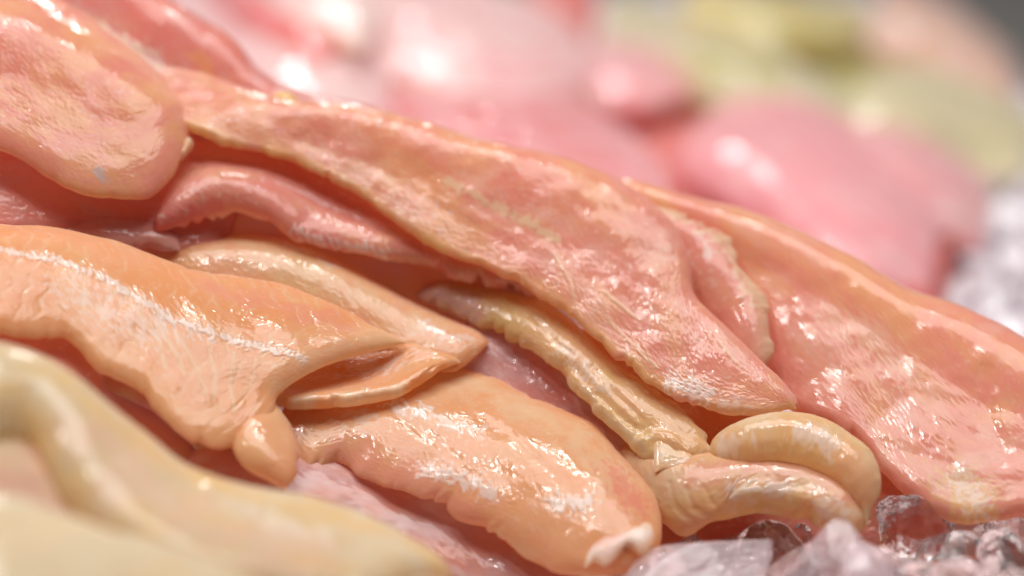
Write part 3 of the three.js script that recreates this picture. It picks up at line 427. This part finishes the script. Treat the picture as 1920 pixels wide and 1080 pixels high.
// ------------------------------------------------------------------ ice
{
  const cut = (k, detail) => {      // a lump broken along random planes, edges melted round
    const r = rng(200 + k), planes = Array.from({ length: 15 }, () => [new THREE.Vector3(r() - 0.5, r() - 0.5, r() - 0.5).normalize(), 0.5 + 0.28 * r()]);
    let g = new THREE.IcosahedronGeometry(1, detail); g.deleteAttribute('uv'); g.deleteAttribute('normal'); g = mergeVertices(g, 1e-5);
    const p = g.attributes.position, v = new THREE.Vector3();
    for (let i = 0; i < p.count; i++) {
      v.fromBufferAttribute(p, i).normalize();
      let s = 0; for (const [n, d] of planes) { const c = n.dot(v); if (c > 0.05) s += Math.exp(-85 * d / c); }
      const R = 1.25 * Math.min(0.98, -Math.log(s + 1e-36) / 85) + 0.035 * fbm(v.x * 2.6 + k, v.y * 2.6, v.z * 2.6, 3) + 0.014 * noise(v.x * 6, v.y * 6, v.z * 6 + k);
      v.multiplyScalar(R); p.setXYZ(i, v.x, v.y, v.z);
    }
    g.computeVertexNormals();
    return g;
  };
  const shapes = Array.from({ length: 7 }, (_, k) => cut(k, 22));
  const chunk = (px, py, h, size, k, turn, mat = ice) => {
    const m = new THREE.Mesh(shapes[k % 7], mat), c = overIce([px, py], h);
    m.position.copy(c); m.rotation.set(...turn); m.scale.set(size, size * 0.8, size * 0.9);
    return lay(m, scene, 'ice_chunk', mat === ice ? 'clear melting ice chunk among others beside the fillets' : 'cloudy melting ice chunk among others beside the fillets', 'ice', mat === ice ? 'clear ice chunks' : 'cloudy ice chunks');
  };
  const spots = [[1560, 1064, 0.006, 0.0150, 1, 1], [1705, 995, 0.006, 0.0125, 2, 0], [1805, 1052, 0.004, 0.0085, 3, 0], [1885, 1055, 0.004, 0.0110, 4, 0], [1640, 1070, 0.004, 0.008, 5, 0], [1755, 1040, 0.003, 0.009, 6, 0], [1430, 1014, -0.004, 0.008, 2, 0], [1490, 1032, -0.003, 0.008, 4, 0], [1900, 1005, 0.002, 0.009, 1, 0], [1830, 1000, 0.001, 0.008, 0, 0], [1290, 1042, -0.006, 0.008, 3, 0], [1370, 1036, -0.006, 0.008, 5, 0], [1490, 1080, 0.002, 0.011, 6, 0], [1610, 1105, 0.004, 0.012, 0, 1], [1700, 1095, 0.004, 0.011, 1, 0], [1780, 1105, 0.004, 0.011, 2, 0], [1880, 1110, 0.004, 0.012, 5, 0], [1655, 960, -0.002, 0.008, 3, 0], [1250, 1100, 0.0, 0.011, 4, 0], [1450, 1040, 0.000, 0.010, 6, 0]];
  const r = rng(5);
  { const w = chunk(1330, 1075, 0.003, 0.026, 3, [0.1, 0.6, 0.12], cloudyIce); w.scale.set(0.027, 0.0085, 0.016); w.userData.label = 'flat cloudy wedge of ice lying below the arching fillet'; }
  const own = { 1705: 'largest clear ice chunk leaning against the broad end fillet', 1560: 'rounded cloudy ice chunk under the right end of the arching fillet', 1610: 'cloudy ice chunk beside the rounded cloudy one, farther from the fillets' };
  for (const [px, py, h, size, k, cloudy] of spots) { const m = chunk(px, py, h, size, k, [r() * 6, r() * 6, r() * 6], cloudy ? cloudyIce : ice); if (own[px]) m.userData.label = own[px]; }
  // crushed ice nobody could count: under the front chunks and out on the far side
  const M = new THREE.Matrix4(), q = new THREE.Quaternion(), list = [];
  for (let k = 0; k < 4200; k++) {
    const x = lerp(-0.9, 0.355, r()), z = -lerp(0.5, 1.9, r());
    const s = lerp(0.006, 0.012, r() * r());
    if (z > -0.6 && x < 0.02 || z > -0.7 && r() < 0.6) continue;
    list.push(M.compose(new THREE.Vector3(x, (z > -0.68 ? -0.023 : -0.011) + 0.006 * r(), z), q.setFromEuler(new THREE.Euler(r() * 6, r() * 6, r() * 6)), new THREE.Vector3(s, s * 0.8, s)).clone());
  }
  const small = cut(61, 7);
  const I = new THREE.InstancedMesh(small, crushed, list.length);
  const tint = new THREE.Color();   // ice by the heap is soaked with pink melt water
  list.forEach((m, k) => { I.setMatrixAt(k, m); const f = smooth(-0.85, -0.7, m.elements[14]) ; I.setColorAt(k, tint.setRGB(lerp(1, 0.90, f), lerp(1, 0.64, f), lerp(1, 0.63, f))); });
  lay(I, scene, 'crushed_ice', 'grey white crushed ice spread under and around the fish heaps', 'ice'); I.userData.kind = 'stuff';
}
renderer.render(scene, camera);
